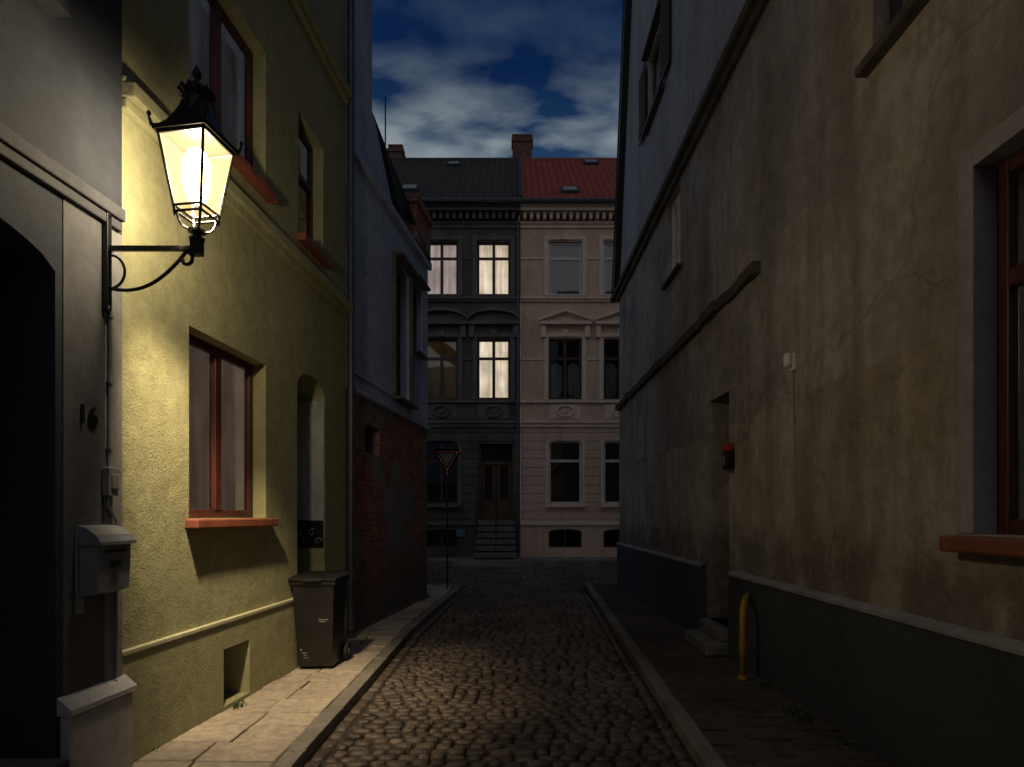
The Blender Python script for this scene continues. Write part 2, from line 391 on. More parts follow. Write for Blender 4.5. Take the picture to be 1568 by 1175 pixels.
for t in (1.4, 2.45): b.box(PL, t, t + .85, -.44, -.42, .35, 1.3); b.box(PL, t, t + .85, -.44, -.42, 1.5, 2.5)
b.done('door', 'door', gy, bevel=.01)
b = B(); b.box(PL, 1.35, 3.37, .04, .42, 0, .16); b.box(PL, 1.4, 3.32, -.42, .2, .16, .32); b.done('door_steps', 'plinth', gy, bevel=.015)
b = B(); b.tube([PL(3.80, .057, 3.35), PL(3.81, .057, 2.6), PL(3.80, .057, 1.9)], .011, 8)
b.tube([PL(3.80, .057, 1.72), PL(3.78, .062, 1.66), PL(3.83, .062, 1.6), PL(3.86, .057, 1.56), PL(3.86, .057, 1.45), PL(3.86, .057, .6)], .009, 8)
for z in (2.0, 2.4, 2.8, 3.2): b.box(PL, 3.785, 3.82, .045, .073, z, z + .015)
b.done('cable', 'greymetal', gy, smooth=False)
b = B(); b.box(PL, 3.755, 3.84, .045, .09, 1.72, 1.89); b.box(PL, 3.77, 3.825, .09, .10, 1.76, 1.85); b.done('junction_box', 'greymetal', gy, bevel=.006)
tx = bpy.data.curves.new('house_number_text', 'FONT'); tx.body = '16'; tx.size = .16; tx.extrude = .006; tx.align_x = 'CENTER'
to = bpy.data.objects.new('house_number', tx); sc.collection.objects.link(to); to.parent = gy
to.location = PL(3.64, .048, 2.13); to.rotation_euler = (math.radians(90), 0, math.radians(90) - .077); tx.materials.append(M['iron'])

# ------------------------------------------------------------------ mailbox
mb = empty('mailbox')
b = B()
prof = [(.045, 1.13), (.15, 1.16), (.16, 1.42), (.14, 1.475), (.10, 1.505), (.045, 1.52)]
ta, tb = 3.57, 3.84
b.poly([PL(ta, d, z) for d, z in prof]); b.poly([PL(tb, d, z) for d, z in prof][::-1])
for (d0, z0), (d1, z1) in zip(prof, prof[1:]): b.quad(PL(ta, d0, z0), PL(tb, d0, z0), PL(tb, d1, z1), PL(ta, d1, z1))
b.done('body', 'greymetal', mb)
b = B(); b.box(PL, ta - .012, tb + .012, .046, .185, 1.43, 1.45)
hood = [(.045, 1.545), (.10, 1.53), (.155, 1.49), (.185, 1.445)]
for (d0, z0), (d1, z1) in zip(hood, hood[1:]): b.quad(PL(ta - .015, d0, z0), PL(tb + .015, d0, z0), PL(tb + .015, d1, z1), PL(ta - .015, d1, z1))
for t in (ta - .015, tb + .015): b.poly([PL(t, d, z) for d, z in hood] + [PL(t, .045, 1.44)])
b.done('lid', 'greymetal', mb)
b = B(); b.box(PL, 3.67, 3.74, .16, .172, 1.30, 1.335); b.box(PL, 3.62, 3.79, .16, .164, 1.385, 1.40); b.done('lock_and_slot', 'iron', mb)
b = B(); b.box(PL, 3.55, 3.60, .0425, .055, 1.04, 1.54); b.done('back_plate', 'greymetal', mb)

# ------------------------------------------------------------------ street lamp
LX, LY = -1.90, 3.78
sl = empty('street_lamp')
wx = PL(LY, .044, 0)[0]
I = lambda t, d, z: (t, LY + d, z)
b = B(); b.box(I, wx, wx + .03, -.022, .022, 2.84, 3.42); b.box(I, wx + .03, LX + .03, -.014, .014, 3.195, 3.225)
b.done('arm', 'iron', sl, bevel=.004)
pts = []
for k in range(25):
    a = k / 24; pts.append((wx + .03 + a * .46, LY, 2.97 + .22 * a ** 2.2 - .03 * math.sin(a * math.pi)))
cx0, cz0 = pts[-1][0], pts[-1][2]
for k in range(1, 22):
    a = k / 21 * 1.6 * math.pi; r = .045 * (1 - .55 * k / 21)
    pts.append((cx0 + r * math.sin(a), LY, cz0 - .045 + r * math.cos(a)))
b = B(); b.tube(pts, .011, 8)
pts = [(wx + .03 + .09 * math.sin(a) , LY, 2.97 + .10 - .10 * math.cos(a)) for a in [k * math.pi / 14 for k in range(15)]]
b.tube(pts, .008, 6)
b.tube([(wx + .02, LY, 3.40), (wx + .02, LY, 3.47)], [.02, .003], 8); b.tube([(wx + .02, LY, 2.86), (wx + .02, LY, 2.80)], [.02, .003], 8)
b.done('scroll', 'iron', sl, smooth=True)
b = B(); b.box(I, LX - .03, LX + .03, -.028, .028, 3.17, 3.255); b.lathe(LX, LY, [(3.255, .042), (3.27, .046), (3.28, .026), (3.30, .024), (3.305, .05), (3.32, .05)], 16)
rot = math.radians(-54)
RT, ZB, ZG, ZT = .207, 3.405, 3.44, 3.84
def corner(k, r, z):
    a = rot + k * math.pi / 2; return (LX + r * math.cos(a), LY + r * math.sin(a), z)
for k in range(4):
    b.tube([corner(k, .045, 3.315), corner(k, .080, 3.33), corner(k, .10, 3.365), corner(k, .108, ZB)], .008, 6)
    b.tube([corner(k, .118, ZB), corner(k, RT, ZT + .01)], .0085, 6)
    for z, r in ((ZB, .118), (ZG, .124), (ZT, RT + .002)):
        b.tube([corner(k, r, z), corner(k + 1, r, z)], .010 if z > 3.5 else .008, 6)
    b.tube([corner(k, .238, ZT + .03), corner(k, .252, ZT + .075)], [.012, .006], 6); b.lathe(*corner(k, .252, 0)[:2], [(ZT + .075, .003), (ZT + .085, .012), (ZT + .097, .012), (ZT + .11, .002)], 8)
    b.tube([corner(k, .118, ZB), corner(k, .122, ZB - .03)], [.012, .003], 6)
b.done('frame', 'iron', sl)
b = B(); b.lathe(LX, LY, [(ZT + .01, .238), (ZT + .035, .245), (ZT + .045, .215), (3.93, .165), (3.99, .125), (4.05, .095), (4.08, .085)], 4, rot)
b.done('roof', 'iron', sl, bevel=.004)
b = B(); b.lathe(LX, LY, [(4.0, .085), (4.12, .07), (4.15, .075)], 20)
for k in range(12):
    a = k * math.pi / 6
    b.tube([(LX + .07 * math.cos(a), LY + .07 * math.sin(a), 4.12), (LX + .095 * math.cos(a), LY + .095 * math.sin(a), 4.145), (LX + .092 * math.cos(a), LY + .092 * math.sin(a), 4.165)], [.016, .016, .006], 6)
b.lathe(LX, LY, [(4.13, .085), (4.15, .082), (4.18, .055), (4.205, .028), (4.215, .016), (4.23, .014), (4.242, .026), (4.265, .028), (4.285, .018), (4.315, .003)], 20)
b.done('crown_and_finial', 'iron', sl, smooth=False)
def lampglass(name, tr, em, col=(1, .70, .28, 1)):
    s = NT(name)
    t = s.new('BsdfTransparent'); t.inputs[0].default_value = (tr, tr * .97, tr * .9, 1)
    e = s.new('Emission'); e.inputs[0].default_value = col; e.inputs[1].default_value = em
    a = s.new('AddShader'); s.link(t.outputs[0], a.inputs[0]); s.link(e.outputs[0], a.inputs[1]); s.link(a.outputs[0], s.out.inputs[0]); return s.m
M['lg'] = lampglass('lantern_glass', .92, 1.0, (1, .70, .27, 1))
M['mantle'] = lampglass('glowing_mantle', .95, 9, (1, .78, .42, 1))
for k in range(4):
    b = B(); b.quad(corner(k, .122, ZG), corner(k + 1, .122, ZG), corner(k + 1, RT - .002, ZT), corner(k, RT - .002, ZT))
    b.done('glass_panel', 'lg', sl)
b = B(); b.lathe(LX, LY, [(3.48, .02), (3.51, .055), (3.60, .080), (3.72, .080), (3.79, .05), (3.82, .01)], 20); b.done('mantle', 'mantle', sl, smooth=True)
ld = bpy.data.lights.new('lamp_light', 'POINT'); ld.energy = 64; ld.color = (1, .85, .64); ld.shadow_soft_size = .075
lo = bpy.data.objects.new('lamp_light', ld); lo.location = (LX, LY, 3.66); sc.collection.objects.link(lo); lo.parent = sl
ls = bpy.data.lights.new('added_pavement_spot', 'SPOT'); ls.energy = 1050; ls.color = (1, .80, .54); ls.shadow_soft_size = .09; ls.spot_size = math.radians(64); ls.spot_blend = 1  # extra spot added inside the lantern to brighten pavement and lower wall
lq = bpy.data.objects.new('added_pavement_spot', ls); lq.location = (LX, LY, 3.66)
lq.rotation_euler = (Vector((-2.02, 5.35, 0)) - Vector((LX, LY, 3.66))).to_track_quat('-Z', 'Y').to_euler(); sc.collection.objects.link(lq); lq.parent = sl

# ------------------------------------------------------------------ brick and whitewash house
bh = empty('brick_and_whitewash_house')
b = B()
wh = [(10.14, 11.0, 3.55, 5.78, .22), (11.3, 11.85, 4.6, 5.85, .18)]
b.wall(PB, 8.17, 12.25, 3.26, 6.45, wh); b.wall(PB, 8.17, 9.14, 6.45, 10.2)
b.poly([PB(9.14, 0, 6.45), PB(10.2, 0, 6.45), PB(9.28, 0, 7.4), PB(9.14, 0, 7.5)])
b.quad(PB(9.14, 0, 6.45), PB(9.14, -3, 6.45), PB(9.14, -3, 10.2), PB(9.14, 0, 10.2))
b.done('upper_walls', 'blue', bh)
b = B(); b.wall(PB, 8.17, 12.25, 0, 3.26, [(8.9, 9.5, 2.5, 2.9, .2)], d=-.015)
b.quad(PB(12.25, -.015, 0), PB(12.25, -8, 0), PB(12.25, -8, 3.26), PB(12.25, -.015, 3.26))
b.box(PB, 11.3, 12.28, -.4, .05, 6.6, 7.35); b.box(PB, 11.25, 12.32, -.45, .09, 7.25, 7.38)
b.done('brick_walls', 'brick', bh)
b = B(); b.quad(PB(12.25, 0, 3.26), PB(12.25, -8, 3.26), PB(12.25, -8, 6.45), PB(12.25, 0, 6.45)); b.done('end_wall', 'blue', bh)
b = B(); b.box(PB, 8.2, 12.28, -.02, .05, 3.26, 3.33); b.box(PB, 8.2, 10.1, 0, .03, 3.5, 3.54); b.box(PB, 8.2, 12.3, 0, .07, 6.40, 6.5)
b.done('string_courses', 'blue', bh, bevel=.01)
b = B(); b.box(PB, 10.05, 11.1, -.05, .16, 5.80, 5.86); b.box(PB, 11.2, 11.95, -.05, .14, 5.87, 5.92); b.box(PB, 10.05, 11.1, -.05, .14, 3.47, 3.53); b.box(PB, 11.25, 11.9, -.05, .1, 4.54, 4.59)
b.box(PB, 10.04, 10.13, 0, .06, 3.53, 5.8); b.box(PB, 11.01, 11.10, 0, .06, 3.53, 5.8)
b.done('window_surrounds', 'soot_trim', bh, bevel=.01)
window(PB, 10.14, 11.0, 3.55, 5.78, .2, 'brownframe', bh, 2, transom=.65); window(PB, 11.3, 11.85, 4.6, 5.85, .16, 'brownframe', bh, 1)
b = B(); b.quad(PB(8.9, -.2, 2.5), PB(9.5, -.2, 2.5), PB(9.5, -.2, 2.9), PB(8.9, -.2, 2.9)); b.done('vent_back', 'dark', bh)
b = B(); b.quad(PB(9.14, 0, 7.5), PB(12.3, .08, 6.5), PB(12.3, -4, 8.2), PB(9.14, -4, 9.2)); b.quad(PB(8.17, 0.1, 10.2), PB(9.2, 0.1, 10.2), PB(9.2, -4, 13), PB(8.17, -4, 13)); b.done('roof', 'tile_dark', bh)
b = B(); b.tube([(-2.02, 10.0, 6.6), (-2.02, 10.0, 8.28)], .012, 6); b.done('antenna', 'iron', bh)

# ------------------------------------------------------------------ old house (right)
oh = empty('old_plaster_house')
holes = [(2.1, 3.39, 1.5, 3.49, .17), (3.3, 4.34, 4.75, 6.2, .16), (9.3, 10.1, 5.32, 6.58, .15), (7.22, 7.95, .3, 3.04, .4)]
b = B(); b.wall(PR, -14, 14.6, 0, 6.7, holes); b.done('walls', 'old', oh)
b = B(); b.wall(PR, -14, 12.9, 6.7, 13, [(10.35, 11.45, 8.7, 9.9, .15)]); b.poly([PR(12.9, 0, 6.7), PR(14.65, 0, 6.7), PR(12.9, 0, 13)])
b.quad(PR(14.6, 0, 0), PR(14.6, -9, 0), PR(14.6, -9, 6.7), PR(14.6, 0, 6.7)); b.done('gable', 'old_up', oh)
b = B()
b.box(PR, -14, 14.75, 0, .13, 6.72, 6.84); b.box(PR, -14, 14.7, 0, .07, 6.60, 6.72); b.done('cornice', 'ledge', oh, bevel=.02)
b = B(); t = 6.3
while t < 14.6:
    n = t + R.uniform(.18, .4); dz = R.uniform(-.015, .015); b.box(PR, t, min(n, 14.6) - .004, -.02, .085 + R.uniform(-.03, .02), 4.05 + dz, 4.17 + dz); t = n
b.done('mid_ledge', 'ledge', oh, bevel=.025)
b = B()
e0, e1, z0, z1 = 14.75, 12.98, 6.84, 13.2
pr = [(e0 - .18, z0), (e0 + .02, z0), (e1 + .02, z1), (e1 - .18, z1)]
for d in (.14, .0): b.poly([PR(t, d, z) for t, z in pr])
for (ta, za), (tb, zb) in zip(pr, pr[1:] + pr[:1]): b.quad(PR(ta, 0, za), PR(tb, 0, zb), PR(tb, .14, zb), PR(ta, .14, za))
b.done('verge_board', 'iron', oh)
b = B(); b.quad(PR(14.78, .16, 6.8), PR(14.78, -9, 6.8), PR(13.0, -9, 13.2), PR(13.0, .16, 13.2)); b.box(PR, 14.6, 15.0, .15, -9, 6.7, 6.8); b.done('roof', 'tile_dark', oh)
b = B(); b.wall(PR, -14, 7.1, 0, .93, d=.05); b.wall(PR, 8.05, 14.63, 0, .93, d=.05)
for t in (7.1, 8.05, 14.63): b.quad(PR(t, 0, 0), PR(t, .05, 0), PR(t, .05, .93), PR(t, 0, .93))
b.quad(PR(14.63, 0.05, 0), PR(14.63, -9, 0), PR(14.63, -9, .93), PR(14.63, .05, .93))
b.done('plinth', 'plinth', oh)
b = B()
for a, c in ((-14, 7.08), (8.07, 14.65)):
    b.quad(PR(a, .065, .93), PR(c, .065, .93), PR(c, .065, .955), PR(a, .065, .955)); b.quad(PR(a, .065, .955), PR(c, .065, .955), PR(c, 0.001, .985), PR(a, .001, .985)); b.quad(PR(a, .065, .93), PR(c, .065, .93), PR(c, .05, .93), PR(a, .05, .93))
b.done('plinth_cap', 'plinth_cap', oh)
window(PR, 2.1, 3.39, 1.5, 3.49, .17, 'redframe', oh, 2, transom=.68, fw=.08, back='cur2')
window(PR, 3.3, 4.34, 4.75, 6.2, .16, 'brownframe', oh, 2, fw=.06)
window(PR, 9.3, 10.1, 5.32, 6.58, .12, 'whiteframe', oh, 2, fw=.06)
window(PR, 10.35, 11.45, 8.7, 9.9, .12, 'brownframe', oh, 2, fw=.06)
b = B(); b.box(PR, 1.95, 3.52, -.1, .11, 1.40, 1.49); b.done('window_sill', 'redsill', oh, bevel=.015)
b = B(); b.box(PR, 3.2, 4.42, -.1, .09, 4.68, 4.745); b.box(PR, 9.2, 10.2, -.08, .08, 5.26, 5.315); b.done('window_sills_upper', 'ledge', oh, bevel=.012)
b = B(); b.box(PR, 3.387, 3.50, -.168, .010, 1.5, 3.60); b.box(PR, 2.0, 3.387, -.168, .010, 3.487, 3.60); b.done('window_surround', 'surround', oh, bevel=.004)
b = B()
for a in (10.28, 11.52):
    s0 = -1 if a < 11 else 1
    x0, x1 = sorted((a, a + s0 * .5)); b.box(PR, x0, x1, .04, .07, 8.68, 9.95)
    for k in range(9): b.box(PR, x0 + .05, x1 - .05, .07, .085, 8.78 + k * .125, 8.85 + k * .125)
b.box(PR, 10.25, 11.55, 0, .1, 8.60, 8.67); b.box(PR, 10.25, 11.55, 0, .12, 9.96, 10.04)
b.done('shutters', 'brownframe', oh, bevel=.006)
b = B(); b.box(PR, 7.22, 7.95, -.40, -.35, .3, 3.04); b.box(PR, 7.3, 7.87, -.35, -.335, .5, 1.3); b.box(PR, 7.3, 7.87, -.35, -.335, 1.5, 2.8); b.done('side_door', 'door', oh, bevel=.01)
b = B(); b.box(PR, 7.12, 8.03, -.35, .30, 0, .15); b.box(PR, 7.18, 7.98, -.35, .12, .15, .30); b.done('door_steps', 'stone', oh, bevel=.02)
al = empty('fire_alarm_box')
b = B(); b.box(PR, 7.02, 7.16, .001, .10, 2.12, 2.32); b.done('casing', 'iron', al, bevel=.012)
b = B(); b.box(PR, 7.03, 7.15, .02, .105, 2.325, 2.42); b.done('red_cover', 'red', al, bevel=.012)
b = B(); b.box(PR, 7.06, 7.12, .101, .106, 2.17, 2.27); b.done('plate', 'greymetal', al)
wl = empty('outdoor_light_fixture')
b = B(); b.box(PR, 5.505, 5.585, .001, .03, 2.88, 3.03); b.lathe(2.44, 5.545, [(2.91, .024), (2.93, .034), (3.01, .038), (3.035, .025)], 16); b.done('housing', 'white', wl, bevel=.005)
b = B(); b.tube([PR(5.545, .012, 2.88), PR(5.55, .012, 2.6), PR(5.52, .012, 2.1)], .005, 6); b.done('cable', 'old_up', wl)
yp = empty('gas_pipe')
b = B(); pts = [(2.26, 6.14, -.02), (2.26, 6.14, .4), (2.26, 6.14, .66), (2.275, 6.16, .715), (2.31, 6.22, .75), (2.37, 6.34, .765), (2.47, 6.55, .77)]
b.tube(pts, .032, 12); b.done('pipe', 'yellow', yp, smooth=True)
b = B(); b.lathe(2.26, 6.14, [(.0, .05), (.03, .05), (.035, .04)], 12); b.lathe(2.26, 6.14, [(.30, .038), (.34, .038)], 12); b.done('collar', 'yellow', yp)

# ------------------------------------------------------------------ far facades
def facade(par, t0, t1, centres, wm, tm, curved, door=None, lit={}, fm='brownframe'):
    H = []; hw = .6
    for c in centres:
        if door is None or abs(c - door) > .5:
            H.append((c - hw, c + hw, 2.02, 4.31, .22)); H.append((c - hw, c + hw, .45, 1.12, .2))
        H.append((c - hw, c + hw, 5.79, 7.98, .2)); H.append((c - hw, c + hw, 9.55, 11.48, .2))
    if door is not None: H.append((door - .64, door + .64, 1.43, 4.19, .3))
    b = B(); b.wall(PF, t0, t1, .05, 12.2, H)
    for c in centres:
        if door is None or abs(c - door) > .5:
            b.arch(PF, c - hw, c + hw, 4.14, 4.31, 0, .2); b.arch(PF, c - hw, c + hw, 1.0, 1.12, 0, .2)
    z = 1.46
    while z < 4.7:
        ops = sorted([(h[0], h[1]) for h in H if h[2] < z + .2 and h[3] + .02 > z + .1 and h[3] < 5])
        a = t0 + .01
        for o0, o1 in ops + [(t1 - .01, None)]:
            if o0 - a > .05: b.box(PF, a, o0 - .002, -.01, .028, z, min(z + .285, 4.77))
            a = (o1 or 0) + .002
        z += .315
    b.done('walls', wm, par)
    b = B(); b.box(PF, t0, t1, 0, .08, 1.26, 1.42); b.box(PF, t0, t1, 0, .09, 4.78, 4.92); b.box(PF, t0, t1, 0, .15, 4.92, 5.02)
    b.box(PF, t0, t1, 0, .10, 5.66, 5.76); b.box(PF, t0, t1, 0, .08, 9.30, 9.38); b.box(PF, t0, t1, 0, .14, 9.38, 9.47)
    b.box(PF, t0, t1, 0, .06, 11.95, 12.08); b.box(PF, t0, t1, 0, .12, 12.08, 12.16)
    b.box(PF, t0, t1, 0, .42, 12.42, 12.54); b.box(PF, t0, t1, 0, .5, 12.54, 12.68)
    x = t0 + .1
    while x < t1 - .12: b.box(PF, x, x + .11, .0, .30, 12.18, 12.40); x += .235
    for zz, lo, hi in ((7.2, 5.8, 7.9), (10.83, 9.6, 11.4)):
        a = t0 + .02
        for c in centres + [t1 + .6 + .18]:
            if c - .78 - a > .1: b.box(PF, a, min(c - .78, t1 - .02), 0, .035, zz, zz + .07)
            a = c + .78
    for c in centres:
        for (za, zb) in ((5.79, 8.05), (9.55, 11.55)):
            b.box(PF, c - .76, c - .605, 0, .05, za, zb); b.box(PF, c + .605, c + .76, 0, .05, za, zb); b.box(PF, c - .76, c + .76, 0, .055, zb - .02 + .003, zb + .13)
        b.box(PF, c - .74, c + .74, 0, .16, 9.475, 9.53); b.box(PF, c - .1, c + .1, 0, .10, 11.52, 11.75); b.box(PF, c - .1, c + .1, 0, .10, 8.03, 8.28)
        b.box(PF, c - .88, c - .70, .0, .14, 8.0, 8.44); b.box(PF, c + .70, c + .88, .0, .14, 8.0, 8.44)
        b.box(PF, c - .93, c + .93, 0, .22, 8.45, 8.56)
        if curved:
            arc = [(c + .93 * math.cos(a), 8.57 + .36 * math.sin(a)) for a in [math.pi * k / 14 for k in range(15)]]
        else:
            arc = [(c + .95, 8.57), (c, 8.90), (c - .95, 8.57)]
        b.poly([PF(t, .05, z) for t, z in arc])
        for (ta, za), (tb, zb) in zip(arc, arc[1:]):
            i = len(b.v)
            for (t, z) in ((ta, za), (tb, zb), (tb, zb + .1), (ta, za + .1)): b.v += [PF(t, 0, z), PF(t, .24, z)]
            b.f += [(i + 1, i + 3, i + 5, i + 7), (i, i + 1, i + 3, i + 2), (i + 4, i + 5, i + 7, i + 6), (i, i + 1, i + 7, i + 6), (i + 2, i + 3, i + 5, i + 4)]
        b.box(PF, c - .56, c + .56, 0, .03, 5.10, 5.60)
        e = [PF(c + .30 * math.cos(a), .07, 5.35 + .19 * math.sin(a)) for a in [math.pi * k / 10 for k in range(20)]]
        b.tube(e + [e[0]], .03, 6, False); b.tube([PF(c, .03, 5.35), PF(c, .09, 5.35)], .08, 10)
        if door is None or abs(c - door) > .5:
            b.box(PF, c - .72, c + .72, 0, .16, 1.90, 2.0)
            b.box(PF, c - .7, c - .605, 0, .045, 2.02, 4.3); b.box(PF, c + .605, c + .7, 0, .045, 2.02, 4.3)
    b.done('mouldings', tm, par)
    for i, c in enumerate(centres):
        L = lit.get(i, {})
        if door is None or abs(c - door) > .5:
            window(PF, c - hw, c + hw, 2.02, 4.31, .15, 'whiteframe' if door is None else fm, par, 1 if door is None else 2, transom=.68, fw=.08, back=L.get(0, 'dark'))
            window(PF, c - hw, c + hw, .45, 1.12, .15, fm, par, 2, fw=.05)
        window(PF, c - hw, c + hw, 5.79, 7.98, .15, fm, par, 2, transom=.68, fw=.085, back=L.get(1, 'dark'))
        window(PF, c - hw, c + hw, 9.55, 11.48, .15, 'whiteframe' if (door is None) else fm, par, 2 if door is not None else 1, transom=.70, fw=.08, back=L.get(2, 'dark'))

da = empty('sooty_apartment_house')
facade(da, -13.5, .30, [-11.94, -10.06, -8.18, -6.3, -4.42, -2.54, -.66], 'soot', 'soot_trim', True, door=-.56,
       lit={6: {1: 'lit', 2: 'lit'}, 5: {1: 'reflect_glow', 2: 'lit2'}})
ba = empty('beige_apartment_house')
facade(ba, .305, 13.9, [1.92, 3.90, 5.88, 7.86, 9.84, 11.82], 'beige', 'beige_trim', False, lit={0: {2: 'cur2'}, 1: {2: 'cur2'}, 2: {1: 'cur2'}}, fm='brownframe')
b = B()
for c in (1.92, 3.90):
    for sg in (-1, 1):
        for k in range(6):
            u0, u1 = k / 6, (k + 1) / 6
            x = lambda u: c + sg * (.56 - .46 * u); zt = lambda u: 6.95 + .2 * math.sin(u * 3)
            b.quad(PF(x(u0), -.19 - .02 * (k % 2), 5.85), PF(x(u1) , -.19 - .02 * ((k + 1) % 2), 5.85 + .35 * u1 ** 2), PF(x(u1), -.19 - .02 * ((k + 1) % 2), zt(u1)), PF(x(u0), -.19 - .02 * (k % 2), zt(u0)))
b.done('curtains', 'whiteframe', ba)
def roof(par, t0, t1, mat):
    b = B(); n = 22; z0, y0, z1, y1 = 12.70, D - .55, 17.1, D + 4.8
    for i in range(n):
        a, c = i / n, (i + 1) / n
        ya, za, yb, zb = y0 + (y1 - y0) * a, z0 + (z1 - z0) * a, y0 + (y1 - y0) * c, z0 + (z1 - z0) * c
        b.quad((t0, ya, za + .07), (t1, ya, za + .07), (t1, yb, zb), (t0, yb, zb)); b.quad((t0, ya, za - .01), (t1, ya, za - .01), (t1, ya, za + .07), (t0, ya, za + .07))
    b.quad((t0, y1, z1), (t1, y1, z1), (t1, y1 + 5, z0), (t0, y1 + 5, z0))
    b.done('roof', mat, par)
    b = B(); b.tube([(t0, y1, z1), (t1, y1, z1)], .13, 10); b.done('ridge_tiles', mat, par)
roof(da, -13.5, .24, 'tile_dark'); roof(ba, .36, 13.9, 'tile_red')
b = B(); b.tube([(-13.5, D - .62, 12.66), (.30, D - .62, 12.66)], .08, 8); b.tube([(.30, D - .7, 12.75), (.30, D + 4.8, 17.2)], .07, 6); b.tube([(.22, D - .09, 12.4), (.22, D - .09, .1)], .05, 8); b.done('gutter', 'zinc', da)
b = B(); b.tube([(.31, D - .62, 12.66), (13.9, D - .62, 12.66)], .08, 8); b.done('gutter', 'zinc', ba)
RP = lambda x, u, h: (x, D - .55 + 5.35 * u - .63 * h, 12.70 + 4.4 * u + .77 * h)
def skylight(par, x, u, w=.8, hgt=.13):
    b = B(); f = lambda t, d, z: RP(t, d, z)
    b.box(f, x - w / 2, x + w / 2, u, u + hgt, .02, .16); b.done('skylight_frame', 'zinc', par)
    b = B(); b.quad(f(x - w / 2 + .06, u + .012, .165), f(x + w / 2 - .06, u + .012, .165), f(x + w / 2 - .06, u + hgt - .012, .165), f(x - w / 2 + .06, u + hgt - .012, .165)); b.done('skylight_glass', 'cur2', par)
skylight(da, -2.45, .78, .55, .09); skylight(da, -3.75, .14, .6, .10); skylight(ba, 3.35, .83, .6, .09); skylight(ba, 2.1, .10, .6, .10)
def chimney(par, x, y, w, z0, z1):
    b = B(); f = lambda t, d, z: (t, d, z)
    b.box(f, x - w / 2, x + w / 2, y - .3, y + .3, z0, z1); b.box(f, x - w / 2 - .05, x + w / 2 + .05, y - .35, y + .35, z1 - .25, z1 - .1); b.done('chimney', 'brick2', par, bevel=.01)
    b = B(); b.box(f, x - w / 2 - .02, x + w / 2 + .02, y - .32, y + .32, z1, z1 + .07); b.done('chimney_cap', 'brick2', par)
chimney(da, .45, D + 5.1, .85, 16, 18.2); chimney(da, -5.1, D + 5.1, .6, 16, 17.75); chimney(ba, 8, D + 5.1, .9, 16, 18.2)
for par, x in ((da, -13.5), (ba, 13.9)):
    b = B(); b.poly([(x, D, .05), (x, D + 9.8, .05), (x, D + 9.8, 12.7), (x, D + 4.8, 17.1), (x, D, 12.7)]); b.done('party_wall', 'soot', par)
b = B(); c = -.56
b.box(PF, c - .64, c - .56, -.22, -.12, 1.43, 4.19); b.box(PF, c + .56, c + .64, -.22, -.12, 1.43, 4.19); b.box(PF, c - .56, c + .56, -.22, -.13, 3.45, 3.55)
b.box(PF, c - .64, c + .64, -.34, -.23, 1.40, 4.2)
for x in (c - .56, c + .01):
    b.box(PF, x, x + .55, -.22, -.18, 1.43, 3.45); b.box(PF, x + .08, x + .47, -.18, -.155, 1.55, 2.1)
    b.box(PF, x + .05, x + .13, -.18, -.15, 2.2, 3.4); b.box(PF, x + .42, x + .5, -.18, -.15, 2.2, 3.4)
b.done('door', 'door2', da, bevel=.01)
b = B(); b.quad(PF(c - .56, -.2, 3.55), PF(c + .56, -.2, 3.55), PF(c + .56, -.2, 4.19), PF(c - .56, -.2, 4.19))
for x in (c - .43, c + .14): b.quad(PF(x, -.170, 2.2), PF(x + .29, -.170, 2.2), PF(x + .29, -.170, 3.4), PF(x, -.170, 3.4))
b.done('door_glass', 'dark', da)
b = B()
for k in range(6): b.box(PF, c - .72, c + .72, -.3 if k == 5 else 0.03, 1.15 - .2 * k, .15 + .222 * k, .1 + .222 * (k + 1))
b.done('door_steps', simple('worn_step_treads', (.15, .145, .14), .85, var=.4, bump=.5), da, bevel=.012)
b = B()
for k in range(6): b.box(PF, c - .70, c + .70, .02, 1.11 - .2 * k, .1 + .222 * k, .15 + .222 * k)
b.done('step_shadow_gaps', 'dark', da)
b = B()
for x in (c - .68, c + .0, c + .68):
    b.tube([PF(x, .12, 2.35), PF(x, 1.1, 1.2)], .018, 6)
    for d in (.15, .62, 1.08): b.tube([PF(x, d, 2.35 - (d - .12) * 1.17), PF(x, d, max(.12, 1.43 - d * 1.1))], .014, 6)
b.done('step_railings', 'iron', da)
b = B()
for k in range(10): b.box(PF, .07, .27 + (.06 if k % 2 else 0) - .06, .03, .06, 1.5 + k * .31, 1.5 + k * .31 + .27)
b.done('quoins', 'soot_trim', da, bevel=.01)
b = B(); b.box(PF, -2.0, -1.7, .085, .1, .85, 1.1); b.done('blue_plate', simple('blue_enamel', (.08, .15, .3), .4), da)

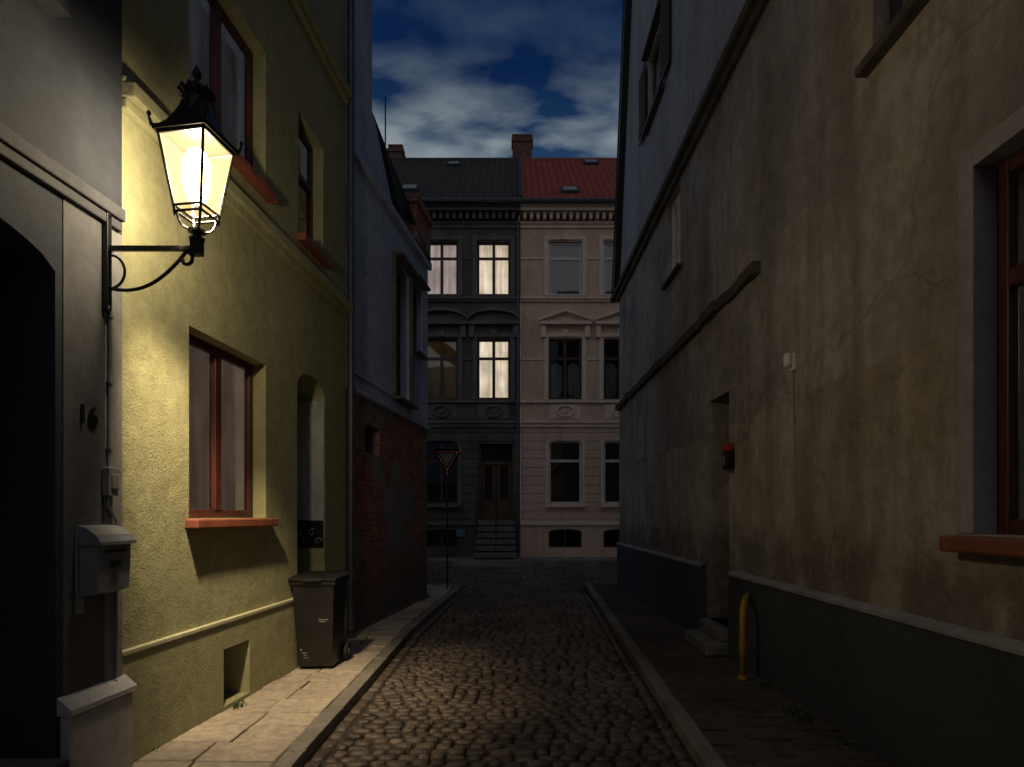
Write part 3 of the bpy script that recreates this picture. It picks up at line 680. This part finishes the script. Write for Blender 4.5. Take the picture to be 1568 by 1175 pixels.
# ------------------------------------------------------------------ grounds
b = B(); b.quad((-300, -300, -.16), (300, -300, -.16), (300, 300, -.16), (-300, 300, -.16)); b.done('ground', 'soil')
def kl(y): return -1.41 + max(0, y - 9) * .05
def kr(y): return 1.22 + .0 + .045 * (y - 3.5)
def stone(b, cx, cy, hx, hy, z, n=8, rings=((1, -.06), (.97, -.012), (.82, -.001)), rot=0):
    i0 = len(b.v); tx, ty = R.uniform(-.07, .07), R.uniform(-.07, .07)
    jit = [R.uniform(.82, 1.05) for _ in range(n)]
    cr, sr = math.cos(rot), math.sin(rot)
    ph = R.uniform(-.2, .2)
    for s, dz in rings:
        for j in range(n):
            a = ph + 2 * math.pi * (j + .5) / n
            ca, sa = math.cos(a), math.sin(a)
            x = math.copysign(abs(ca) ** .5, ca) * hx * jit[j] * s; y = math.copysign(abs(sa) ** .5, sa) * hy * jit[j] * s
            b.v.append((cx + x * cr - y * sr, cy + x * sr + y * cr, z + dz + tx * x + ty * y))
    b.v.append((cx, cy, z + .002))
    for k in range(len(rings) - 1):
        for j in range(n):
            p = i0 + k * n + j; q = i0 + k * n + (j + 1) % n; b.f.append((p, q, q + n, p + n))
    l = i0 + (len(rings) - 1) * n
    for j in range(n): b.f.append((l + j, l + (j + 1) % n, i0 + len(rings) * n))
ZR = -.07
rd = empty('cobblestone_road')
b = B(); y = -5.0
while y < 14.5:
    row = R.uniform(.09, .12); x = kl(y) + .13 + R.uniform(0, .04); xe = kr(y) - .15
    while x < xe - .05:
        w = R.uniform(.09, .175); w = min(w, xe - x + .03)
        stone(b, x + w / 2, y + row / 2 + .025 * math.sin(x * 3 + y) + R.uniform(-.008, .008), w / 2 - .004, row / 2 - .0035, ZR + R.uniform(-.009, .009) + .03 * (1 - (x / 1.5) ** 2), rot=R.uniform(-.12, .12))
        x += w
    y += row
for fn, sg in ((kl, 1), (kr, -1)):
    y = -5.0
    while y < 14.4:
        w = R.uniform(.16, .26); stone(b, fn(y) + sg * .068, y + w / 2, .055, w / 2 - .006, ZR - .004 + R.uniform(-.004, .004), rot=-.03 if sg > 0 else -.05); y += w
b.done('alley_stones', 'cobble', rd, smooth=True)
b = B(); y = 14.55
while y < 20.75:
    row = .15; x = -9.0 + R.uniform(0, .1)
    while x < 9:
        w = R.uniform(.13, .21)
        if y > 15.0 or (-1.15 < x < 1.7):
            stone(b, x + w / 2, y + row / 2, w / 2 - .008, row / 2 - .007, ZR + R.uniform(-.006, .006), 6, ((1, -.04), (.85, 0)))
        x += w
    y += row
b.done('cross_street_stones', 'cobble', rd, smooth=True)
b = B(); b.quad((-40, 14.4, ZR - .028), (40, 14.4, ZR - .028), (40, 20.9, ZR - .028), (-40, 20.9, ZR - .028)); b.quad((-1.6, -14, ZR - .022), (2.0, -14, ZR - .022), (2.0, 14.4, ZR - .022), (-1.6, 14.4, ZR - .022)); b.done('bedding', 'soil', rd)

def slab(b, pts, z, h=.06, bev=.008):
    i = len(b.v); c = Vector((sum(p[0] for p in pts) / len(pts), sum(p[1] for p in pts) / len(pts)))
    tl = [R.uniform(-.003, .003) for _ in pts]; n = len(pts)
    for s, zz in ((0, -h), (0, -bev), (bev, 0)):
        for k, p in enumerate(pts):
            v = Vector(p[:2]) - c; v = v * (1 - s * 1.3 / max(v.length, .01)); b.v.append((c.x + v.x, c.y + v.y, z + zz + tl[k]))
    for r in range(2):
        for k in range(n): b.f.append((i + r * n + k, i + r * n + (k + 1) % n, i + (r + 1) * n + (k + 1) % n, i + (r + 1) * n + k))
    b.f.append(tuple(i + 2 * n + k for k in range(n)))
lp = empty('slab_pavement')
b = B(); y = -5.0
def wl_x(y): return (-2.79 + .077 * y) if y < 8.165 else (-3.19 + .126 * y)
while y < 12.2:
    h = R.uniform(.30, .38); x0 = wl_x(y) - .08; x1 = kl(y) - .135; n = max(1, round((x1 - x0) / .42)); off = R.uniform(-.06, .06)
    xs = [x0] + [x0 + (x1 - x0) * k / n + off for k in range(1, n)] + [x1]
    for a, c in zip(xs, xs[1:]): slab(b, [(a + .006, y + .006), (c - .006, y + .006), (c - .006, y + h - .006), (a + .006, y + h - .006)], R.uniform(-.007, .007))
    y += h
while y < 14.3:
    h = .36; x = -9.0
    while x < kl(y) - .2: 
        x2 = min(x + .45, kl(y) - .135); slab(b, [(x + .005, y + .005), (x2 - .005, y + .005), (x2 - .005, y + h - .005), (x + .005, y + h - .005)], R.uniform(-.004, .004)); x += .45
    y += h
b.done('slabs', 'slab', lp)
b = B(); b.quad((-4.5, -14, -.03), (-1.5, -14, -.03), (-1.5, 12.3, -.03), (-4.5, 12.3, -.03)); b.quad((-9, 12.3, -.03), (-1.4, 12.3, -.03), (-1.4, 14.2, -.03), (-9, 14.2, -.03)); b.done('bedding', 'soil', lp)
kb = empty('kerb')
b = B()
y = -5.0
while y < 14.0:
    L = R.uniform(.8, 1.1); e = min(y + L, 14.15)
    slab(b, [(kl(y) - .13, y + .004), (kl(y), y + .004), (kl(e), e - .004), (kl(e) - .13, e - .004)], R.uniform(-.003, .005), .2, .012); y = e + .0
    if e >= 14.15: break
for k in range(1, 6):
    a = k * math.pi / 10; cx, cy, r = kl(14.15) - .5, 14.15, .5
    q = (cx + r * math.cos(a), cy + r * math.sin(a)); qi = (cx + (r - .13) * math.cos(a), cy + (r - .13) * math.sin(a)); a0 = (k - 1) * math.pi / 10
    p = (cx + r * math.cos(a0), cy + r * math.sin(a0)); pi_ = (cx + (r - .13) * math.cos(a0), cy + (r - .13) * math.sin(a0))
    slab(b, [pi_, p, q, qi], 0, .2, .01)
x = kl(14.15) - .5
while x > -9: slab(b, [(x - .95, 14.52), (x - .005, 14.52), (x - .005, 14.65), (x - .95, 14.65)], 0, .2, .01); x -= .955
y = -5.0
while y < 14.9:
    L = R.uniform(.8, 1.1); e = min(y + L, 14.95)
    slab(b, [(kr(y), y + .004), (kr(y) + .13, y + .004), (kr(e) + .13, e - .004), (kr(e), e - .004)], R.uniform(-.003, .005), .2, .012); y = e
    if e >= 14.95: break
x = kr(14.95)
while x < 9: slab(b, [(x, 14.96), (x + .95, 14.96), (x + .95, 15.09), (x, 15.09)], 0, .2, .01); x += .955
x = -13.0
while x < 13: slab(b, [(x, 20.8), (x + .99, 20.8), (x + .99, 20.95), (x, 20.95)], .1 + R.uniform(-.003, .003), .25, .012); x += 1.0
b.done('kerbstones', 'kerb', kb)
rp = empty('brick_pavement')
b = B(); y = -5.0; r = 0
while y < 14.9:
    x1 = 2.55 if y < 14.6 else 9; x = kr(y) + .14 - (.1 if r % 2 else 0)
    while x < x1:
        a = max(x, kr(y) + .14)
        if x + .2 - a > .03: slab(b, [(a + .004, y + .004), (x + .196, y + .004), (x + .196, y + .096), (a + .004, y + .096)], R.uniform(-.010, .005) - .004, .05, .008)
        x += .2
    y += .1; r += 1
b.done('pavers', 'paver', rp)
b = B(); b.quad((1.2, -14, -.035), (2.6, -14, -.035), (2.6, 14.6, -.035), (1.6, 14.6, -.035)); b.quad((1.7, 14.6, -.035), (9, 14.6, -.035), (9, 14.97, -.035), (1.7, 14.97, -.035)); b.done('bedding', 'soil', rp)
fp = empty('far_pavement')
b = B(); y = 20.955
while y < D - .05:
    x = -13.0 + R.uniform(0, .3)
    while x < 13: slab(b, [(x + .004, y + .004), (x + .40, y + .004), (x + .40, y + .40), (x + .004, y + .40)], .1 + R.uniform(-.003, .003)); x += .405
    y += .405
b.done('slabs', 'kerb', fp)
b = B(); b.quad((-40, 20.95, .075), (40, 20.95, .075), (40, D + .2, .075), (-40, D + .2, .075)); b.done('bedding', 'soil', fp)

# ------------------------------------------------------------------ wheelie bin
wb = empty('wheelie_bin')
def ringbox(b, secs):
    i0 = len(b.v)
    for x0, x1, y0, y1, z in secs: b.v += [(x0, y0, z), (x1, y0, z), (x1, y1, z), (x0, y1, z)]
    for k in range(len(secs) - 1):
        for j in range(4): b.f.append((i0 + 4 * k + j, i0 + 4 * k + (j + 1) % 4, i0 + 4 * k + 4 + (j + 1) % 4, i0 + 4 * k + 4 + j))
    b.f.append((i0 + 3, i0 + 2, i0 + 1, i0)); n = i0 + 4 * (len(secs) - 1); b.f.append((n, n + 1, n + 2, n + 3))
bx, by = -2.045, 6.44
b = B(); ringbox(b, [(bx - .18, bx + .18, by + .07, by + .46, .03), (bx - .215, bx + .215, by, by + .52, .88), (bx - .235, bx + .235, by - .025, by + .54, .885), (bx - .235, bx + .235, by - .025, by + .54, .925)])
b.done('body', 'binplastic', wb, bevel=.015)
b = B(); ringbox(b, [(bx - .245, bx + .245, by - .04, by + .54, .93), (bx - .245, bx + .245, by - .04, by + .54, .955), (bx - .20, bx + .20, by + .04, by + .5, .99)])
b.tube([(bx - .2, by + .54, .95), (bx - .2, by + .62, .95), (bx + .2, by + .62, .95), (bx + .2, by + .54, .95)], .016, 8)
b.box(lambda t, d, z: (t, d, z), bx - .1, bx + .1, by - .065, by - .04, .925, .95)
b.done('lid', 'binplastic', wb, bevel=.012)
b = B()
for sx in (-1, 1):
    x = bx + sx * .215
    b.tube([(x - .025, by + .50, .10), (x + .025, by + .50, .10)], .10, 20)
b.done('wheels', 'rubber', wb)
b = B(); b.tube([(bx - .24, by + .50, .10), (bx + .25, by + .50, .10)], .015, 8)
for sx in (-1, 1): b.tube([(bx + sx * .242, by + .50, .10), (bx + sx * .248, by + .50, .10)], .045, 12)
b.done('axle_and_hubs', 'zinc', wb)
b = B()
f = lambda t, d, z: (t, by + .07 - .07 * (z - .03) / .85 - .006 + d, z)
for x, z, w, h in ((-.13, .17, .05, .012), (-.11, .145, .03, .01), (-.15, .20, .02, .02), (.05, .52, .10, .012), (.06, .50, .06, .01), (-.12, .12, .06, .008)):
    b.quad(f(bx + x, 0, z), f(bx + x + w, 0, z), f(bx + x + w, 0, z + h), f(bx + x, 0, z + h))
b.done('stickers', 'greymetal', wb)

# ------------------------------------------------------------------ yield sign
ys = empty('yield_sign')
cx, cy, cz = -1.42, 13.75, 2.86
def tri(b, s, y, t=.01):
    pts = [(-s / 2, s * .289), (s / 2, s * .289), (0, -s * .577)]; out = []
    r = s * .05
    for k, (px, pz) in enumerate(pts):
        d = Vector((px, pz)).normalized()
        base = math.atan2(d.y, d.x); c = Vector((px, pz)) - d * r * 2
        for a in (-1, -.5, 0, .5, 1): out.append((c.x + r * math.cos(base + a * 1.04), c.y + r * math.sin(base + a * 1.04)))
    f = [(cx + x, y, cz + z) for x, z in out]; g = [(cx + x, y + t, cz + z) for x, z in out]; n = len(f)
    b.poly(f); b.poly(g[::-1])
    for i in range(n): b.quad(f[i], f[(i + 1) % n], g[(i + 1) % n], g[i])
b = B(); tri(b, .68, cy - .03); b.done('red_border', simple('red_reflective_sheet', (.75, .07, .07), .35), ys)
b = B(); tri(b, .46, cy - .036, .004); b.done('white_field', simple('dull_white_field', (.11, .11, .12), .5), ys)
b = B(); b.tube([(cx, cy + .02, -.02), (cx, cy + .02, 3.1)], .022, 10); b.box(lambda t, d, z: (t, d, z), cx - .06, cx + .06, cy - .018, cy + .055, 2.85, 2.89); b.done('post', 'iron', ys)

# ------------------------------------------------------------------ weeds
def weed(cx, cy, n, s):
    b = B()
    for _ in range(n):
        a = R.uniform(0, 6.28); l = R.uniform(.4, 1) * s; x, y = cx + R.gauss(0, s * .5), cy + R.gauss(0, s * .9); w = l * .09
        dx, dy = math.cos(a), math.sin(a); px, py = -dy * w, dx * w
        p1 = (x + dx * l * .3, y + dy * l * .3, l * .55); p2 = (x + dx * l * .8, y + dy * l * .8, l * .7)
        b.quad((x - px, y - py, -.02), (x + px, y + py, -.02), (p1[0] + px * 1.3, p1[1] + py * 1.3, p1[2]), (p1[0] - px * 1.3, p1[1] - py * 1.3, p1[2]))
        b.poly([(p1[0] - px * 1.3, p1[1] - py * 1.3, p1[2]), (p1[0] + px * 1.3, p1[1] + py * 1.3, p1[2]), p2])
    return b
w = weed(2.30, 5.0, 70, .09)
for k in (weed(2.38, 5.9, 40, .07), weed(-2.30, 5.25, 40, .05), weed(-1.72, 12.1, 60, .14), weed(2.35, 4.4, 30, .05), weed(-2.42, 4.3, 20, .04)):
    o = len(w.v); w.v += k.v; w.f += [tuple(i + o for i in f) for f in k.f]
w.done('weeds', 'leaf')

# ------------------------------------------------------------------ sky
wd = bpy.data.worlds.new('World'); sc.world = wd; wd.use_nodes = True
nt = wd.node_tree; N = nt.nodes; N.clear(); L = nt.links
out = N.new('ShaderNodeOutputWorld'); bg = N.new('ShaderNodeBackground'); L.new(bg.outputs[0], out.inputs[0]); bg.inputs[1].default_value = 1.0
tc = N.new('ShaderNodeTexCoord'); sp = N.new('ShaderNodeSeparateXYZ'); L.new(tc.outputs['Generated'], sp.inputs[0])
r = N.new('ShaderNodeValToRGB'); L.new(sp.outputs[2], r.inputs[0]); e = r.color_ramp.elements
while len(e) < 4: e.new(.5)
for k, (p, c) in enumerate([(0, (.085, .115, .165)), (.48, (.014, .045, .105)), (.58, (.0015, .013, .058)), (1, (.011, .02, .05))]): e[k].position = p; e[k].color = (*c, 1)
mx = N.new('ShaderNodeMath'); mx.operation = 'ADD'; L.new(sp.outputs[2], mx.inputs[0]); mx.inputs[1].default_value = .12
ab = N.new('ShaderNodeMath'); ab.operation = 'MAXIMUM'; L.new(mx.outputs[0], ab.inputs[0]); ab.inputs[1].default_value = .05
dv = N.new('ShaderNodeVectorMath'); dv.operation = 'DIVIDE'; cb = N.new('ShaderNodeCombineXYZ')
for i in range(3): L.new(ab.outputs[0], cb.inputs[i])
L.new(tc.outputs['Generated'], dv.inputs[0]); L.new(cb.outputs[0], dv.inputs[1])
mp = N.new('ShaderNodeMapping'); mp.inputs['Scale'].default_value = (1.0, 1.6, 0); mp.inputs['Location'].default_value = (5.3, 2.4, 0); L.new(dv.outputs[0], mp.inputs[0])
nz = N.new('ShaderNodeTexNoise'); nz.inputs['Scale'].default_value = 5.5; nz.inputs['Detail'].default_value = 4; nz.inputs['Roughness'].default_value = .47; nz.inputs['Distortion'].default_value = .15; L.new(mp.outputs[0], nz.inputs['Vector'])
cr = N.new('ShaderNodeValToRGB'); L.new(nz.outputs[0], cr.inputs[0]); cr.color_ramp.elements[0].position = .38; cr.color_ramp.elements[1].position = .66
cc = N.new('ShaderNodeValToRGB'); L.new(sp.outputs[2], cc.inputs[0]); q = cc.color_ramp.elements
q[0].position = .49; q[0].color = (.27, .315, .34, 1); q[1].position = .60; q[1].color = (.022, .045, .09, 1)
m1 = N.new('ShaderNodeMixRGB'); L.new(cr.outputs[0], m1.inputs[0]); L.new(r.outputs[0], m1.inputs[1]); L.new(cc.outputs[0], m1.inputs[2])
wy = N.new('ShaderNodeMapRange'); L.new(sp.outputs[1], wy.inputs[0]); wy.inputs[1].default_value = .05; wy.inputs[2].default_value = -.8; wy.inputs[3].default_value = 0; wy.inputs[4].default_value = 1
m3 = N.new('ShaderNodeMixRGB'); L.new(wy.outputs[0], m3.inputs[0]); L.new(m1.outputs[0], m3.inputs[1]); m3.inputs[2].default_value = (.205, .20, .215, 1)
sky = N.new('ShaderNodeTexSky'); sky.sky_type = 'NISHITA'; sky.sun_disc = False; sky.sun_elevation = math.radians(2); sky.sun_rotation = math.radians(180)
m2 = N.new('ShaderNodeMixRGB'); m2.blend_type = 'ADD'; m2.inputs[0].default_value = .002; L.new(m3.outputs[0], m2.inputs[1]); L.new(sky.outputs[0], m2.inputs[2])
L.new(m2.outputs[0], bg.inputs[0])
sd = bpy.data.lights.new('sun', 'SUN'); sd.energy = .03; sd.angle = math.radians(20); sd.color = (.8, .85, 1)
so = bpy.data.objects.new('sun', sd); so.rotation_euler = (math.radians(45), 0, math.radians(10)); sc.collection.objects.link(so)

# ------------------------------------------------------------------ camera
cd = bpy.data.cameras.new('camera'); cd.lens = 22.04; cd.sensor_width = 36; cd.shift_y = .129; cd.clip_end = 1000; cd.clip_start = .05
co = bpy.data.objects.new('camera', cd); co.location = (0, 0, 1.6); co.rotation_euler = (math.radians(90), 0, 0)
sc.collection.objects.link(co); sc.camera = co
